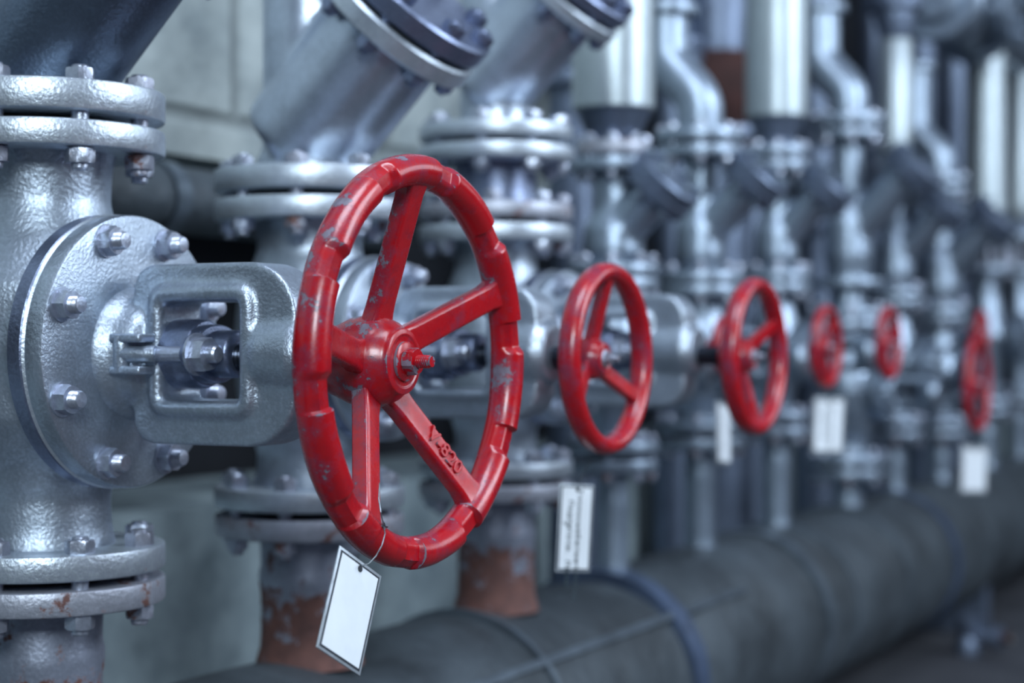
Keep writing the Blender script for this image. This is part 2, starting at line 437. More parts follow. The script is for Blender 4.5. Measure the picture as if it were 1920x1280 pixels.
def globe_valve(name, label, loc, zt, zb, r_fl, t_fl, r_neck, r_bulb, bon_r, bon_w, yoke, wheel, group=None,
                boff=242, bolt=.0135, bonnuts=True, fm='flange', gl=None, cast='cast', detail=1):
    """loc: centre of the valve; zt/zb top of upper flange and bottom of lower flange, relative"""
    v = thing(name, label, 'valve', loc, group)
    # body casting
    bm = B()
    pr = [(r_neck * 1.12, zb + t_fl * .6), (r_neck * 1.02, zb + t_fl * 1.6), (r_neck, zb * .66), (r_neck * 1.16, zb * .52), (r_bulb * .95, zb * .30), (r_bulb, 0),
          (r_bulb * .95, zt * .30), (r_neck * 1.16, zt * .52), (r_neck, zt * .66), (r_neck * 1.02, zt - t_fl * 1.6), (r_neck * 1.12, zt - t_fl * .6)]
    lathe(bm, pr, seg=64)
    lathe(bm, [(bon_r * .55, -.02), (bon_r * .74, .0), (bon_r * .80, bon_w - .05), (bon_r * .9, bon_w - .034)], (0, 0, 0), (0, -1, 0), 64)
    obj('body', mesh_of('body', bm, voxel=.004, smooth_it=14), M[cast], v)
    fme = flange_mesh(r_fl, t_fl)
    obj('upper_flange', fme, M[fm], v, (0, 0, zt - t_fl)); obj('lower_flange', fme, M[fm], v, (0, 0, zb))
    # bonnet joint: body flange, gasket, cover
    bt = .0175
    bm = B(); lathe(bm, [(bon_r * .97, 0), (bon_r * 1.0, .002), (bon_r * 1.0, bt - .002), (bon_r * .985, bt)], (0, -(bon_w - .039), 0), (0, -1, 0), 128)
    obj('body_flange', mesh_of('body_flange', bm, 30), M['dark' if cast == 'cast' else cast], v)
    bm = B(); lathe(bm, [(bon_r * .992, 0), (bon_r * 1.004, .001), (bon_r * .99, .003)], (0, -(bon_w - .0215), 0), (0, -1, 0), 128)
    obj('gasket', mesh_of('gasket', bm, 30), M['flange'], v)
    bm = B(); lathe(bm, [(bon_r * .99, 0), (bon_r * .995, .002), (bon_r * .995, .015), (bon_r * .985, .0178), (bon_r * .97, .0185), (bon_r * .45, .0185), (bon_r * .40, .024), (bon_r * .30, .026)],
                    (0, -(bon_w - .0185), 0), (0, -1, 0), 128)
    obj('bonnet', mesh_of('bonnet', bm, 30), M[cast], v)
    if bonnuts:
        nm = nut_mesh(bolt * .98)
        for i in range(8):
            a = R(22.5 + 45 * i)
            obj('bonnet_nut', nm, M['nut'], v, (bon_r * .855 * math.sin(a), -bon_w, bon_r * .855 * math.cos(a)), (0, random.uniform(0, 1), 0))
    # yoke
    y = yoke
    bm = yoke_mesh(bon_w + .016, y['w1'], y['zt'], y['zb'], y['win'], y.get('half', .023), y.get('lip', .0065), y.get('rc', .036))
    obj('yoke', mesh_of('yoke', bm, voxel=.0026, smooth_it=9), M[cast], v)
    # stem with thread
    zc = (y['zt'] + y['zb']) / 2; wp = wheel['loc']
    a = Vector((0, -bon_w + .0, zc)); b = Vector((0, wp[1] + wheel['dish'] + .02, wp[2] if 'z' not in wheel else wheel['z']))
    bm = B(); pts = []; rs = []; n = 120 if detail else 24
    L = (b - a).length; w_sl = y['win'][0] + (y['win'][1] - y['win'][0]) * .62 - bon_w
    for i in range(n + 1):
        u = i / n; d = u * L; p = a.lerp(b, u)
        r = .0165 if d < w_sl else (.0118 + (.0007 if i % 2 else -.0007))
        pts.append(p); rs.append(r)
    tube(bm, pts, rs, 28)
    obj('stem', mesh_of('stem', bm, 40), M['stem'], v)
    # gland: oval plate, sleeve, two eye bolts with nuts
    wg = bon_w + (y['win'][0] - bon_w) + .030
    bm = B()
    loop = []
    for i in range(40):
        t = 2 * PI * i / 40; loop.append((.042 * math.cos(t) * (1 - .12 * math.sin(2 * t) ** 2), -wg, zc + .026 * math.sin(t)))
    prism(bm, loop, (0, -.012, 0))
    lathe(bm, [(.031, -.045), (.031, -.008), (.030, 0)], (0, -wg, zc), (0, -1, 0), 40)
    lathe(bm, [(.021, 0), (.021, .022), (.019, .025)], (0, -wg - .01, zc), (0, -1, 0), 40)
    obj('gland', mesh_of('gland', bm, 35, bevel=.0025), M[cast if not detail else 'dark'], v)
    for sx in (-1, 1):
        bm = B()
        tube(bm, [(sx * .031, -bon_w, zc), (sx * .031, -(wg + .012), zc)], .0068, 20)
        hexa(bm, .0155, .012, .026, (sx * .031, -wg, zc), (0, -1, 0), .2)
        lathe(bm, [(.0185, .011), (.0185, .0135)], (sx * .031, -wg, zc), (0, -1, 0), 28)
        lathe(bm, [(.0078, .02), (.0078, .033), (.0065, .035)], (sx * .031, -wg, zc), (0, -1, 0), 20)
        obj('gland_bolt', mesh_of('gland_bolt', bm, 30), M['nut'], v)
    if detail:
        for dz in (-.014, .014):        # forked lug that holds the near eye bolt
            bm = B(); box(bm, (-.040, -(bon_w + .030), zc + dz), (.026, .034, .0075))
            obj('lug', mesh_of('lug', bm, 30, bevel=.0022), M[cast], v)
        bm = B(); tube(bm, [(-.046, -(bon_w + .022), zc - .017), (-.046, -(bon_w + .022), zc + .017)], .0075, 18)
        tube(bm, [(-.046, -(bon_w + .022), zc), (-.036, -(bon_w + .052), zc)], .0078, 18)
        obj('eye_bolt', mesh_of('eye_bolt', bm, 30, bevel=.001), M[cast], v)
    handwheel(v, wp, wheel['Rc'], wheel['rt'], wheel['n'], wheel['a0'], wheel['dish'], wheel['mat'], wheel.get('notches'), wheel.get('hub', .037),
              wheel.get('letters', False), wheel.get('hero', False), wheel.get('nut'))
    return v

def joint(parent, z, r, t, gap, bolt=.0135, off=242, n=8, rb=None, rust=None, mat=None):
    """gasket plus ring of bolts for a flange pair whose gap is centred on z"""
    bm = B(); lathe(bm, [(r * .60, 0), (r * .60, gap)]); obj('gasket', mesh_of('gasket', bm), M['gap'], parent, (0, 0, z - gap / 2))
    bolt_ring(parent, z, rb or r * .85, n, bolt, 2 * t + gap, off, mat, rust)

# ------------------------------------------------------------------ strainer with inclined branch
def strainer(label, loc, r_fl, t_fl, r_body, r_br, axis_z, L, top, cover_r, mat='smooth', group=None, fm='flange', bolt=.013, nb=8, neck=.062, back=.03):
    """loc z = underside of its lower flange; axis_z: height where branch axis meets the column axis; top: height of the body"""
    s = thing('pipe_strainer', label, 'strainer', loc, group)
    bm = B()
    lathe(bm, [(neck * 1.1, t_fl * .6), (neck, t_fl * 1.4), (r_body, max(axis_z - .02, t_fl * 2)), (r_body, top)], seg=64)
    ax = Vector((0, -1, 1)).normalized()
    lathe(bm, [(r_br * .86, -back - .004), (r_br * .97, -back + .001), (r_br, -back + .009), (r_br, L)], (0, 0, axis_z), ax, 72)
    obj('body', mesh_of('body', bm, voxel=.0045, smooth_it=4), M[mat], s)
    obj('lower_flange', flange_mesh(r_fl, t_fl), M[fm], s)
    t = t_fl * .95
    for nm, h, m in (('branch_flange', L, 'flange'), ('branch_cover', L + t + .006, 'dark')):
        bm = B(); lathe(bm, [(cover_r - .003, 0), (cover_r, .003), (cover_r, t - .003), (cover_r - .003, t)], Vector((0, 0, axis_z)) + ax * h, ax, 80)
        obj(nm, mesh_of(nm, bm, 30), M[m if mat != 'far' else 'far'], s)
    bm = B(); lathe(bm, [(cover_r * .75, -.001), (cover_r * .75, .008)], Vector((0, 0, axis_z)) + ax * (L + t - .001), ax, 48)
    obj('gasket', bm, M['gap'], s)
    x, y, z = basis(ax); me = bolt_mesh(bolt, 2 * t + .006)
    q = Vector((0, 0, 1)).rotation_difference(ax).to_euler()
    for i in range(nb):
        a = 2 * PI * (i + .5) / nb
        p = Vector((0, 0, axis_z)) + ax * (L + t + .003) + (x * math.cos(a) + y * math.sin(a)) * cover_r * .84
        obj('cover_bolt', me, M['dark' if mat != 'far' else 'fardark'], s, p, q)
    return s

HDR_Z = AX - .524; HDR_R = .1665
def riser(label, X, z_top, r, r_fl, t_fl, mat='riser', fm='rusty', group=None, n=8, bolt=.0135, Y=0.0, gap=.008, off=242, collar=False):
    """pipe from the header up to its own flange; carries the joint with the valve above"""
    zb = HDR_Z + HDR_R - .012
    p = thing('riser_pipe', label, 'pipe', (X, Y, zb), group)
    bm = B(); H = z_top - zb
    prof = [(r * 1.12, 0), (r * 1.02, .02), (r, .035), (r, H - t_fl - .07), (r * 1.04, H - t_fl - .055), (r * 1.04, H - t_fl - .045), (r, H - t_fl - .035), (r * 1.02, H - t_fl * .5)]
    lathe(bm, prof)
    for v in bm.verts: v.co.z -= H
    obj('pipe', mesh_of('pipe', bm), M[mat], p, (0, 0, H))
    obj('flange', flange_mesh(r_fl, t_fl), M[fm], p, (0, 0, H - t_fl))
    joint(p, H + gap / 2, r_fl, t_fl, gap, bolt, off, n, rust=M['nutrust'])
    return p

GAP = .008
# ================================================================== COLUMN ONE
X1 = 0.0; t1 = .0235; zc1 = AX - .009
v1 = globe_valve('globe_valve', 'large silver valve nearest the camera with the big five-spoke chipped red handwheel',
    (X1, 0, zc1), .2045, -.2015, .112, t1, .062, .106, .1233, .110,
    dict(w1=.300, zt=.077, zb=-.081, win=(.160, .245, .0445, -.043), half=.024, lip=.0078, rc=.050),
    dict(loc=(0, -.405, -.0075), Rc=.1565, rt=.0135, n=5, a0=[-3, 66, 143, 212, 278], dish=.044, mat=M['red'], notches=[-25.5 + 36 * i for i in range(10)],
         hub=.0375, letters=True, hero=True), bolt=.0136)
riser('rust-streaked riser pipe under the large valve at the left edge', X1, zc1 - .2015 - GAP, .0545, .112, .0225)
joint(v1, .2045 + GAP / 2, .112, .025, GAP, .0136, 242, 8, rust=M['nutrust'])
strainer('shaded silver strainer above the large valve at the top left corner', (X1, 0, zc1 + .2045 + GAP), .112, .0275, .054, .068, .055, .17, .40, .098, mat='shaded', back=.020)

# ================================================================== COLUMN TWO
X2, k2 = hit_y(581)
z2t, z2b = .169, -.192; zc2 = AX - .008
wy2 = .305
def wheel3(w, Rout, a0, mat, z=-.006, rt=.0095, dish=.020, hub=.022):
    return dict(loc=(0, -w, z), Rc=Rout - rt, rt=rt, n=3, a0=a0, dish=dish, mat=mat, hub=hub, nut=M['nutrust'])
v2 = globe_valve('globe_valve', 'silver valve just behind the big handwheel, carrying the second red wheel from the left',
    (X2, 0, zc2), z2t, z2b + .012, .109, .024, .060, .088, .104, .112,
    dict(w1=.305, zt=.068, zb=-.076, win=(.160, .245, .038, -.044), half=.023, rc=.034),
    wheel3(.375, .101, 0, M['red2'], -.010))
riser('riser pipe with brown rusted lower half under the second valve', X2, zc2 + z2b + .012 - GAP, .056, .108, .024)
joint(v2, z2t + GAP / 2, .108, .024, GAP, .0136, 250, 8, rust=M['nutrust'])
strainer('silver strainer with bolted slanting cover at top centre, above the second valve', (X2, 0, zc2 + z2t + GAP), .109, .026, .054, .072, .070, .155, .46, .100, back=.022)

# ================================================================== COLUMN THREE
X3, k3 = hit_y(930)
zc3 = AX - .008
v3 = globe_valve('globe_valve', 'silver valve on the third column, carrying the third red wheel from the left',
    (X3, 0, zc3), .166, -.176, .106, .022, .056, .084, .104, .112,
    dict(w1=.290, zt=.070, zb=-.078, win=(.155, .232, .038, -.044), half=.023, rc=.034),
    wheel3(.376, .101, 180, M['red2'], -.011))
riser('riser pipe with a square patch of red rust under the third valve', X3, zc3 - .176 - GAP, .053, .106, .022)
sp3 = thing('spool_piece', 'short blue-grey flanged pipe piece between third valve and the strainer above', 'pipe', (X3, 0, zc3 + .166 + GAP))
bm = B(); lathe(bm, [(.060, .01), (.056, .03), (.056, .07), (.060, .09)]); obj('pipe', mesh_of('pipe', bm), M['dark'], sp3)
obj('lower_flange', flange_mesh(.106, .021), M['rusty'], sp3); obj('upper_flange', flange_mesh(.108, .021), M['flange'], sp3, (0, 0, .079))
joint(sp3, -GAP / 2, .106, .0215, GAP, .013, 250, 8, rust=M['nutrust'])
joint(sp3, .10 + GAP / 2, .106, .021, GAP, .013, 240, 8)
strainer('silver strainer with slanting branch right of the tallest one, on the third column', (X3, 0, zc3 + .166 + 2 * GAP + .10), .106, .021, .05, .064, .092, .135, .42, .090, neck=.05, back=.03)

# ================================================================== SMALL COLUMNS
def s_bend(label, X, zf, r, r_fl, ztop, off=.066, mat='far'):
    s = thing('swan_neck_pipe', label, 'pipe', (X, 0, zf))
    bm = B(); pts = []
    H = .20
    for i in range(6): pts.append((0, 0, .01 + .04 * i / 5))
    for i in range(1, 21):
        u = i / 20; e = u * u * u * (u * (6 * u - 15) + 10); pts.append((0, off * e, .05 + .13 * u))
    for i in range(1, 6): pts.append((0, off, .18 + (ztop - zf - .18) * i / 5))
    tube(bm, pts, r, 32); obj('pipe', mesh_of('pipe', bm), M[mat], s)
    obj('lower_flange', flange_mesh(r_fl, .022), M[mat], s)
    obj('upper_flange', flange_mesh(r_fl * .75, .02), M[mat], s, (0, off, ztop - zf - .02))
    joint(s, -.003, r_fl, .02, .006, .010, 247, 8)
    return s
def jacket(label, X, zf, r_fl, r_cyl, zc0, zc1, ztop, fm='far', r_top=None):
    s = thing('jacketed_pipe', label, 'pipe', (X, 0, zf))
    bm = B(); lathe(bm, [(r_fl * .66, .01), (r_fl * .6, .03), (r_fl * .62, zc0 - zf), (r_cyl * .93, zc1 - zf + .002)]); obj('reducer', mesh_of('reducer', bm), M['fardark'], s)
    bm = B(); lathe(bm, [(r_cyl * .95, 0), (r_cyl, .003), (r_cyl, .05), (r_top or r_cyl, ztop - zc1 - .003), ((r_top or r_cyl) * .95, ztop - zc1)], seg=72)
    obj('jacket', mesh_of('jacket', bm), M['bright'], s, (0, 0, zc1 - zf))
    obj('flange', flange_mesh(r_fl, .022), M[fm], s)
    joint(s, -.003, r_fl, .02, .006, .010, 247, 8)
    return s
def small_strainer(label, X, z0, z1, r_fl, r):
    s = thing('pipe_strainer', label, 'strainer', (X, 0, z0))
    H = z1 - z0; bm = B()
    lathe(bm, [(r * 1.5, .008), (r * 1.45, .03), (r * 1.6, H * .2), (r * 1.5, H * .42), (r * 1.05, H * .55), (r, H * .9), (r * 1.15, H - .008)], seg=48)
    ax = Vector((0, -1, 1)).normalized()
    lathe(bm, [(r * 1.1, -.02), (r * 1.15, 0), (r * 1.15, H * .55)], (0, 0, H * .32), ax, 48)
    obj('body', mesh_of('body', bm, voxel=.005, smooth_it=3), M['far'], s)
    obj('lower_flange', flange_mesh(r_fl, .02), M['far'], s); obj('upper_flange', flange_mesh(r_fl * .95, .02), M['far'], s, (0, 0, H - .02))
    bm = B(); o = Vector((0, 0, H * .32)) + ax * H * .53
    lathe(bm, [(r * 1.9, 0), (r * 1.95, .004), (r * 1.95, .016), (r * 1.85, .018), (r * 1.85, .022), (r * 1.95, .024), (r * 1.95, .038), (r * 1.8, .042)], o, ax, 48)
    obj('branch_cover', mesh_of('branch_cover', bm, 30), M['fardark'], s)
    me = bolt_mesh(.009, .044); x, y, _ = basis(ax); q = Vector((0, 0, 1)).rotation_difference(ax).to_euler()
    for i in range(6):
        a = 2 * PI * i / 6
        obj('cover_bolt', me, M['far'], s, o + ax * .021 + (x * math.cos(a) + y * math.sin(a)) * r * 1.55, q)
    return s
def small_valve(label, X, z1, z0, r_fl, wheel, w_bon=.075, bon_r=.062, mat='far'):
    zc = (z0 + z1) / 2
    v = thing('globe_valve', label, 'valve', (X, 0, zc)); h = (z1 - z0) / 2
    bm = B(); rn = r_fl * .5
    lathe(bm, [(rn * 1.1, -h + .01), (rn, -h * .7), (rn * 1.5, -h * .25), (rn * 1.6, 0), (rn * 1.5, h * .25), (rn, h * .7), (rn * 1.1, h - .01)], seg=48)
    lathe(bm, [(bon_r * .6, 0), (bon_r * .7, w_bon - .01)], (0, 0, 0), (0, -1, 0), 48)
    obj('body', mesh_of('body', bm, voxel=.005, smooth_it=6), M[mat], v)
    fm = flange_mesh(r_fl, .021); obj('upper_flange', fm, M[mat], v, (0, 0, h - .021)); obj('lower_flange', fm, M[mat], v, (0, 0, -h))
    bm = B(); lathe(bm, [(bon_r, 0), (bon_r, .012), (bon_r * .93, .013), (bon_r * .93, .016), (bon_r, .017), (bon_r, .029), (bon_r * .5, .030), (bon_r * .42, .05), (bon_r * .3, .052)], (0, -(w_bon - .02), 0), (0, -1, 0), 48)
    obj('bonnet', mesh_of('bonnet', bm, 30), M[mat], v)
    nm = nut_mesh(.009)
    for i in range(8):
        a = R(22.5 + 45 * i); obj('bonnet_nut', nm, M['far'], v, (bon_r * .82 * math.sin(a), -(w_bon + .009), bon_r * .82 * math.cos(a)))
    ww = wheel['w']; zr = wheel['z'] - zc
    wy = min(ww - .03, w_bon + .12)
    bm = yoke_mesh(w_bon + .008, wy, bon_r * .62, -bon_r * .62, (w_bon + .035, wy - .028, bon_r * .36, -bon_r * .36), .016, .004, .02)
    obj('yoke', mesh_of('yoke', bm, voxel=.005, smooth_it=2), M[mat], v)
    bm = B(); tube(bm, [(0, -w_bon, 0), (0, -(ww - .012), zr)], .008, 16); obj('stem', bm, M['stem'], v)
    handwheel(v, (0, -ww, zr), wheel['r'] - .007, .007, 3, wheel.get('a0', 0), .008, wheel['mat'], None, .017, nut_mat=M['nutrust'])
    joint(v, h + .003, r_fl, .02, .006, .010, 247, 8)
    return v
def lvl(y, k): return zz(y, k)
def wheel_at(X, x, y, rpx, mat, a0=0):
    Y, k = hit_x(x, X); return dict(w=-Y, r=rpx * k / F, z=zz(y, k), mat=mat, a0=a0)

# column four
def col(xpx): return hit_y(xpx, 0)
X4, k4 = col(1150)
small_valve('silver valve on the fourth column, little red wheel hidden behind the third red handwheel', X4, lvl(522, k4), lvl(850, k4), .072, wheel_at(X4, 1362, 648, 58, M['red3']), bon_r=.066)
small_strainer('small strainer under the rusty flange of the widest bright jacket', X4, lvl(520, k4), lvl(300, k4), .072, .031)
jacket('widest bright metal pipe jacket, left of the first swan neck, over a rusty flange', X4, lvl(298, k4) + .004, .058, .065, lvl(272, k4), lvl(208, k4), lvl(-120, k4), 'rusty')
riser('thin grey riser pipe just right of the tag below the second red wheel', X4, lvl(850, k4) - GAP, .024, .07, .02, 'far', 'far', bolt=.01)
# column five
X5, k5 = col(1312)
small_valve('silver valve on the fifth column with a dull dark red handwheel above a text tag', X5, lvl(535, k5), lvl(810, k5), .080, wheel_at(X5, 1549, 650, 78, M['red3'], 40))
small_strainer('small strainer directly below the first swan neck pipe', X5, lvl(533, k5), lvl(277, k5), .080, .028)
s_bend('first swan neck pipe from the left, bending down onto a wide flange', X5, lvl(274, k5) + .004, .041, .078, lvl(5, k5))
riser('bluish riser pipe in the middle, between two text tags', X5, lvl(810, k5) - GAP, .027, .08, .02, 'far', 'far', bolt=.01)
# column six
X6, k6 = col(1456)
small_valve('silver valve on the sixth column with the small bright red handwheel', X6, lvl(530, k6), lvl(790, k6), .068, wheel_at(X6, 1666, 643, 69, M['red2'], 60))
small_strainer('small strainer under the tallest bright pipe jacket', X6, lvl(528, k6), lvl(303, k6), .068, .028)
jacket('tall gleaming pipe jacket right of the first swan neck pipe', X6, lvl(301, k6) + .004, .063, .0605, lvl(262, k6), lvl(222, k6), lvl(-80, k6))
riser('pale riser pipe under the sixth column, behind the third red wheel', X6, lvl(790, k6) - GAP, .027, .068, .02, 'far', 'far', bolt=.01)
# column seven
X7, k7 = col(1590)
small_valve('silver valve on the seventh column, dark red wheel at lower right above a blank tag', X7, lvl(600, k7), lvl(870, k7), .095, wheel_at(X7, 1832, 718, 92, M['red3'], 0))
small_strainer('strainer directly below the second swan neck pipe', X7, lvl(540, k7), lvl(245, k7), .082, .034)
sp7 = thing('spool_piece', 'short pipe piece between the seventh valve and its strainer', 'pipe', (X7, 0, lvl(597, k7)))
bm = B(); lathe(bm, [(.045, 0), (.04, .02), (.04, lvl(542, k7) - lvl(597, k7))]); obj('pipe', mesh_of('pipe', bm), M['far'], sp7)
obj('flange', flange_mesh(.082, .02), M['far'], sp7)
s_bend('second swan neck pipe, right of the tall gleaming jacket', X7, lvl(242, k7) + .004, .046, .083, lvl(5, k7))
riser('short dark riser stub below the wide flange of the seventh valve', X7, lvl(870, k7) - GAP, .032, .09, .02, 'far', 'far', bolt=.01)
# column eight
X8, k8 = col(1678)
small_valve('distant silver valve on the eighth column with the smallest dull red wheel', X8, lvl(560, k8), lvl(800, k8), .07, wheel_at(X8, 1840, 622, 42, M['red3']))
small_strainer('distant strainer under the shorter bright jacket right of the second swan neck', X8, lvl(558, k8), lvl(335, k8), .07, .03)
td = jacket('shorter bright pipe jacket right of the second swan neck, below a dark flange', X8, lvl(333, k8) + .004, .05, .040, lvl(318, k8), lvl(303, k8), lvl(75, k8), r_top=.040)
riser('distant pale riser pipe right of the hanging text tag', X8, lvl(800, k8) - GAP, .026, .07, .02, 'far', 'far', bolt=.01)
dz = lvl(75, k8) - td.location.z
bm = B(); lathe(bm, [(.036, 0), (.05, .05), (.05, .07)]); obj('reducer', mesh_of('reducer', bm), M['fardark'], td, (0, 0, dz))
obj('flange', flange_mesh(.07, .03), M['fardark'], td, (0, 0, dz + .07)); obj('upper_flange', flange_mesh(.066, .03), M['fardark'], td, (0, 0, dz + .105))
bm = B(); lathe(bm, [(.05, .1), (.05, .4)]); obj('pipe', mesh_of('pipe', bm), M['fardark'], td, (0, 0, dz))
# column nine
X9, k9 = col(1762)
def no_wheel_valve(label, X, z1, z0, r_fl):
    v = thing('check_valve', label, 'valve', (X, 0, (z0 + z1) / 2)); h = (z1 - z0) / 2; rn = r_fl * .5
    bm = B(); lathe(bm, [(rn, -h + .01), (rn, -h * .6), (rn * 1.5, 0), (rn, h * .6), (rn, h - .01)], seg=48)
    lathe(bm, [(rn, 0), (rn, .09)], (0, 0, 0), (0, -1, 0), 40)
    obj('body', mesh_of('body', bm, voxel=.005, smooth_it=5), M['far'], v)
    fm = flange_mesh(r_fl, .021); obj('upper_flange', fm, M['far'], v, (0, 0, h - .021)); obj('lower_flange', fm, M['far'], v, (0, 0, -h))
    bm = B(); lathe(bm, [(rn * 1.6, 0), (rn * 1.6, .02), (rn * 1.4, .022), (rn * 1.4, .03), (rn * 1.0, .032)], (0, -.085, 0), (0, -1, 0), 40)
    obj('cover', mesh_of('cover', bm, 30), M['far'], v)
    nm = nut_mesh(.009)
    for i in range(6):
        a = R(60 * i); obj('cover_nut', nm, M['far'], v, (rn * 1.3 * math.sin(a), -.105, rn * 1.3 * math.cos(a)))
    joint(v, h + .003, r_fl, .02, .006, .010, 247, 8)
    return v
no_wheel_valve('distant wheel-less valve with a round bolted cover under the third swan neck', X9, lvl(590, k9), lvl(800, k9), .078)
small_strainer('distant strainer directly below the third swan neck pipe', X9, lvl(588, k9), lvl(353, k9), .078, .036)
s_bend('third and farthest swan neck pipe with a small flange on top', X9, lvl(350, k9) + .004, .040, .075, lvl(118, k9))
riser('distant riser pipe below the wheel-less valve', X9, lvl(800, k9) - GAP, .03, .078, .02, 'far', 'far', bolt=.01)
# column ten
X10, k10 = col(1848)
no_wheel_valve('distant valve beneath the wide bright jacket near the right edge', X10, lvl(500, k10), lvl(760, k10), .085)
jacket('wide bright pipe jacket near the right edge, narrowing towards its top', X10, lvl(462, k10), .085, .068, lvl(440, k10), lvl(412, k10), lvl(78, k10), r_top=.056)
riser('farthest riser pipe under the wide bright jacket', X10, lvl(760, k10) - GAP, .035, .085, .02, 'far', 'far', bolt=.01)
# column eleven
X11, k11 = col(1912)
no_wheel_valve('last distant valve, cut off by the right edge', X11, lvl(500, k11), lvl(740, k11), .08)
jacket('bright pipe jacket cut off by the right edge', X11, lvl(450, k11), .08, .040, lvl(430, k11), lvl(415, k11), lvl(95, k11), r_top=.036)
riser('last riser pipe at the right edge', X11, lvl(740, k11) - GAP, .03, .08, .02, 'far', 'far', bolt=.01)

# horizontal flanged valve high at the right
Xh, kh = hit_y(1800, 0)
hv = thing('check_valve', 'dark horizontal flanged valve with round bolted face, high at top right', 'valve', (Xh, 0, lvl(25, kh)))
def xl(bm, prof, x0): lathe(bm, prof, (x0, 0, 0), (1, 0, 0), 56)
bm = B(); xl(bm, [(.07, -.32), (.07, -.1), (.10, -.05), (.10, .05), (.07, .1), (.07, .75)], 0); lathe(bm, [(.06, 0), (.06, .13)], (0, 0, 0), (0, -1, 0), 48)
obj('body', mesh_of('body', bm, voxel=.006, smooth_it=4), M['far'], hv)
for x in (-.28, -.245, .12, .155):
    bm = B(); xl(bm, [(.11, 0), (.115, .004), (.115, .022), (.11, .026)], x); obj('pipe_flange', mesh_of('pipe_flange', bm, 30), M['far'], hv)
bm = B(); lathe(bm, [(.095, 0), (.1, .004), (.1, .024), (.095, .028), (.05, .03)], (0, -.12, 0), (0, -1, 0), 56); obj('cover', mesh_of('cover', bm, 30), M['far'], hv)
for i in range(8):
    a = R(45 * i + 20); obj('cover_nut', nut_mesh(.014), M['far'], hv, (.078 * math.sin(a), -.148, .078 * math.cos(a)))

# ================================================================== HEADER PIPE AND BANDS
hd = thing('header_pipe', 'wide grey insulated pipe lying along the floor beneath the whole row', 'pipe', (0, 0, HDR_Z))
bm = B(); seg = 96; rings = []; nx = 220; xa, xb = -.9, 7.0
rnd = random.Random(3)
dents = [(rnd.uniform(-.5, 5), rnd.uniform(0, 2 * PI), rnd.uniform(.03, .12), rnd.uniform(.002, .008)) for _ in range(150)]
for i in range(nx + 1):
    x = xa + (xb - xa) * (i / nx); ring = []
    for j in range(seg):
        a = 2 * PI * j / seg; r = HDR_R
        for dx, da, w, h in dents:
            if abs(x - dx) < 3 * w:
                q = (a - da + PI) % (2 * PI) - PI
                r -= h * math.exp(-((x - dx) / w) ** 2 - (q * HDR_R / w) ** 2)
        ring.append(bm.verts.new((x, r * math.cos(a), r * math.sin(a))))
    rings.append(ring)
for a, b in zip(rings, rings[1:]):
    for i in range(seg):
        j = (i + 1) % seg; bm.faces.new((a[i], a[j], b[j], b[i]))
bm.faces.new(rings[0][::-1]); bm.faces.new(rings[-1])
obj('jacket', mesh_of('jacket', bm, 60), M['wrap'], hd)
def band(X, w, mat, h=.003):
    bm = B(); lathe(bm, [(HDR_R - .006, -w / 2), (HDR_R + h, -w / 2), (HDR_R + h, w / 2), (HDR_R - .006, w / 2)], (X, 0, 0), (1, 0, 0), 96)
    obj('band', mesh_of('band', bm, 30), mat, hd)
def hdr_X(x, y):
    """row position of the header point seen at (x, y)"""
    best = None
    for i in range(0, 120):
        a = R(180 + 0 - i)      # from front side over the top
        Y = HDR_R * math.cos(a); z = HDR_R * math.sin(a)
        X, k = hit_y(x, Y)
        e = abs(zz(y, k) - (HDR_Z + z))
        if best is None or e < best[0]: best = (e, X)
    return best[1]
for x, y, w, m in ((985, 1200, .012, 'band'), (1300, 1200, .050, 'bandblue'), (1540, 1090, .045, 'band'), (1600, 1090, .012, 'band'), (1775, 985, .05, 'bandblue'), (1668, 1000, .012, 'band')):
    band(hdr_X(x, y), w, M[m])
bm = B()       # lengthwise lap seam of the jacket
for i in range(1):
    a = R(139); p = Vector((0, HDR_R * math.cos(a), HDR_R * math.sin(a)))
    box(bm, (-.9 + 1.05 + .35, p.y, p.z), (2.1, .012, .005), Matrix.Rotation(-(R(90) - a), 3, 'X'))
obj('seam', mesh_of('seam', bm, 30, bevel=.001), M['band'], hd)
# saddles that carry the header
for px in (700, 1830):
    X, k = hit_y(px, -.10) if px > 1000 else (-.35, 0)
    sd = thing('pipe_saddle', 'dark metal saddle foot under the floor pipe ' + ('at the lower right' if px > 1000 else 'below the left edge'), 'support', (X, 0, 0))
    bm = B()
    loop = [(-.03, -.13, 0), (-.03, .13, 0), (-.03, .13, .12)]
    for i in range(13):
        a = R(-45 - 90 * i / 12); loop.append((-.03, (HDR_R + .004) * math.cos(a), HDR_Z + (HDR_R + .004) * math.sin(a)))
    loop.append((-.03, -.13, .12))
    prism(bm, loop, (.06, 0, 0)); obj('foot', mesh_of('foot', bm, 30, bevel=.002), M['fardark'], sd)
st = thing('floor_drain_valve', 'small rusty metal fitting on the floor in the shadow below the pipe at right', 'fitting', tuple(at(1815, 1190, 3.35)))
st.location = (hit_y(1815, -.16)[0], -.16, .045)
bm = B(); lathe(bm, [(.030, -.045), (.032, -.02), (.022, 0), (.030, .02), (.03, .045)], (0, 0, 0), (0, 0, 1), 32); lathe(bm, [(.02, 0), (.02, .06), (.028, .062), (.028, .08)], (0, 0, 0), (0, -1, 0), 32)
obj('body', mesh_of('body', bm, 35), M['fardark'], st)
bm = B(); lathe(bm, [(.012, .08), (.012, .1)], (0, 0, 0), (0, -1, 0), 24); obj('stub', mesh_of('stub', bm), M['rustdark'], st)
bm = B(); bmesh.ops.create_icosphere(bm, subdivisions=3, radius=.018)
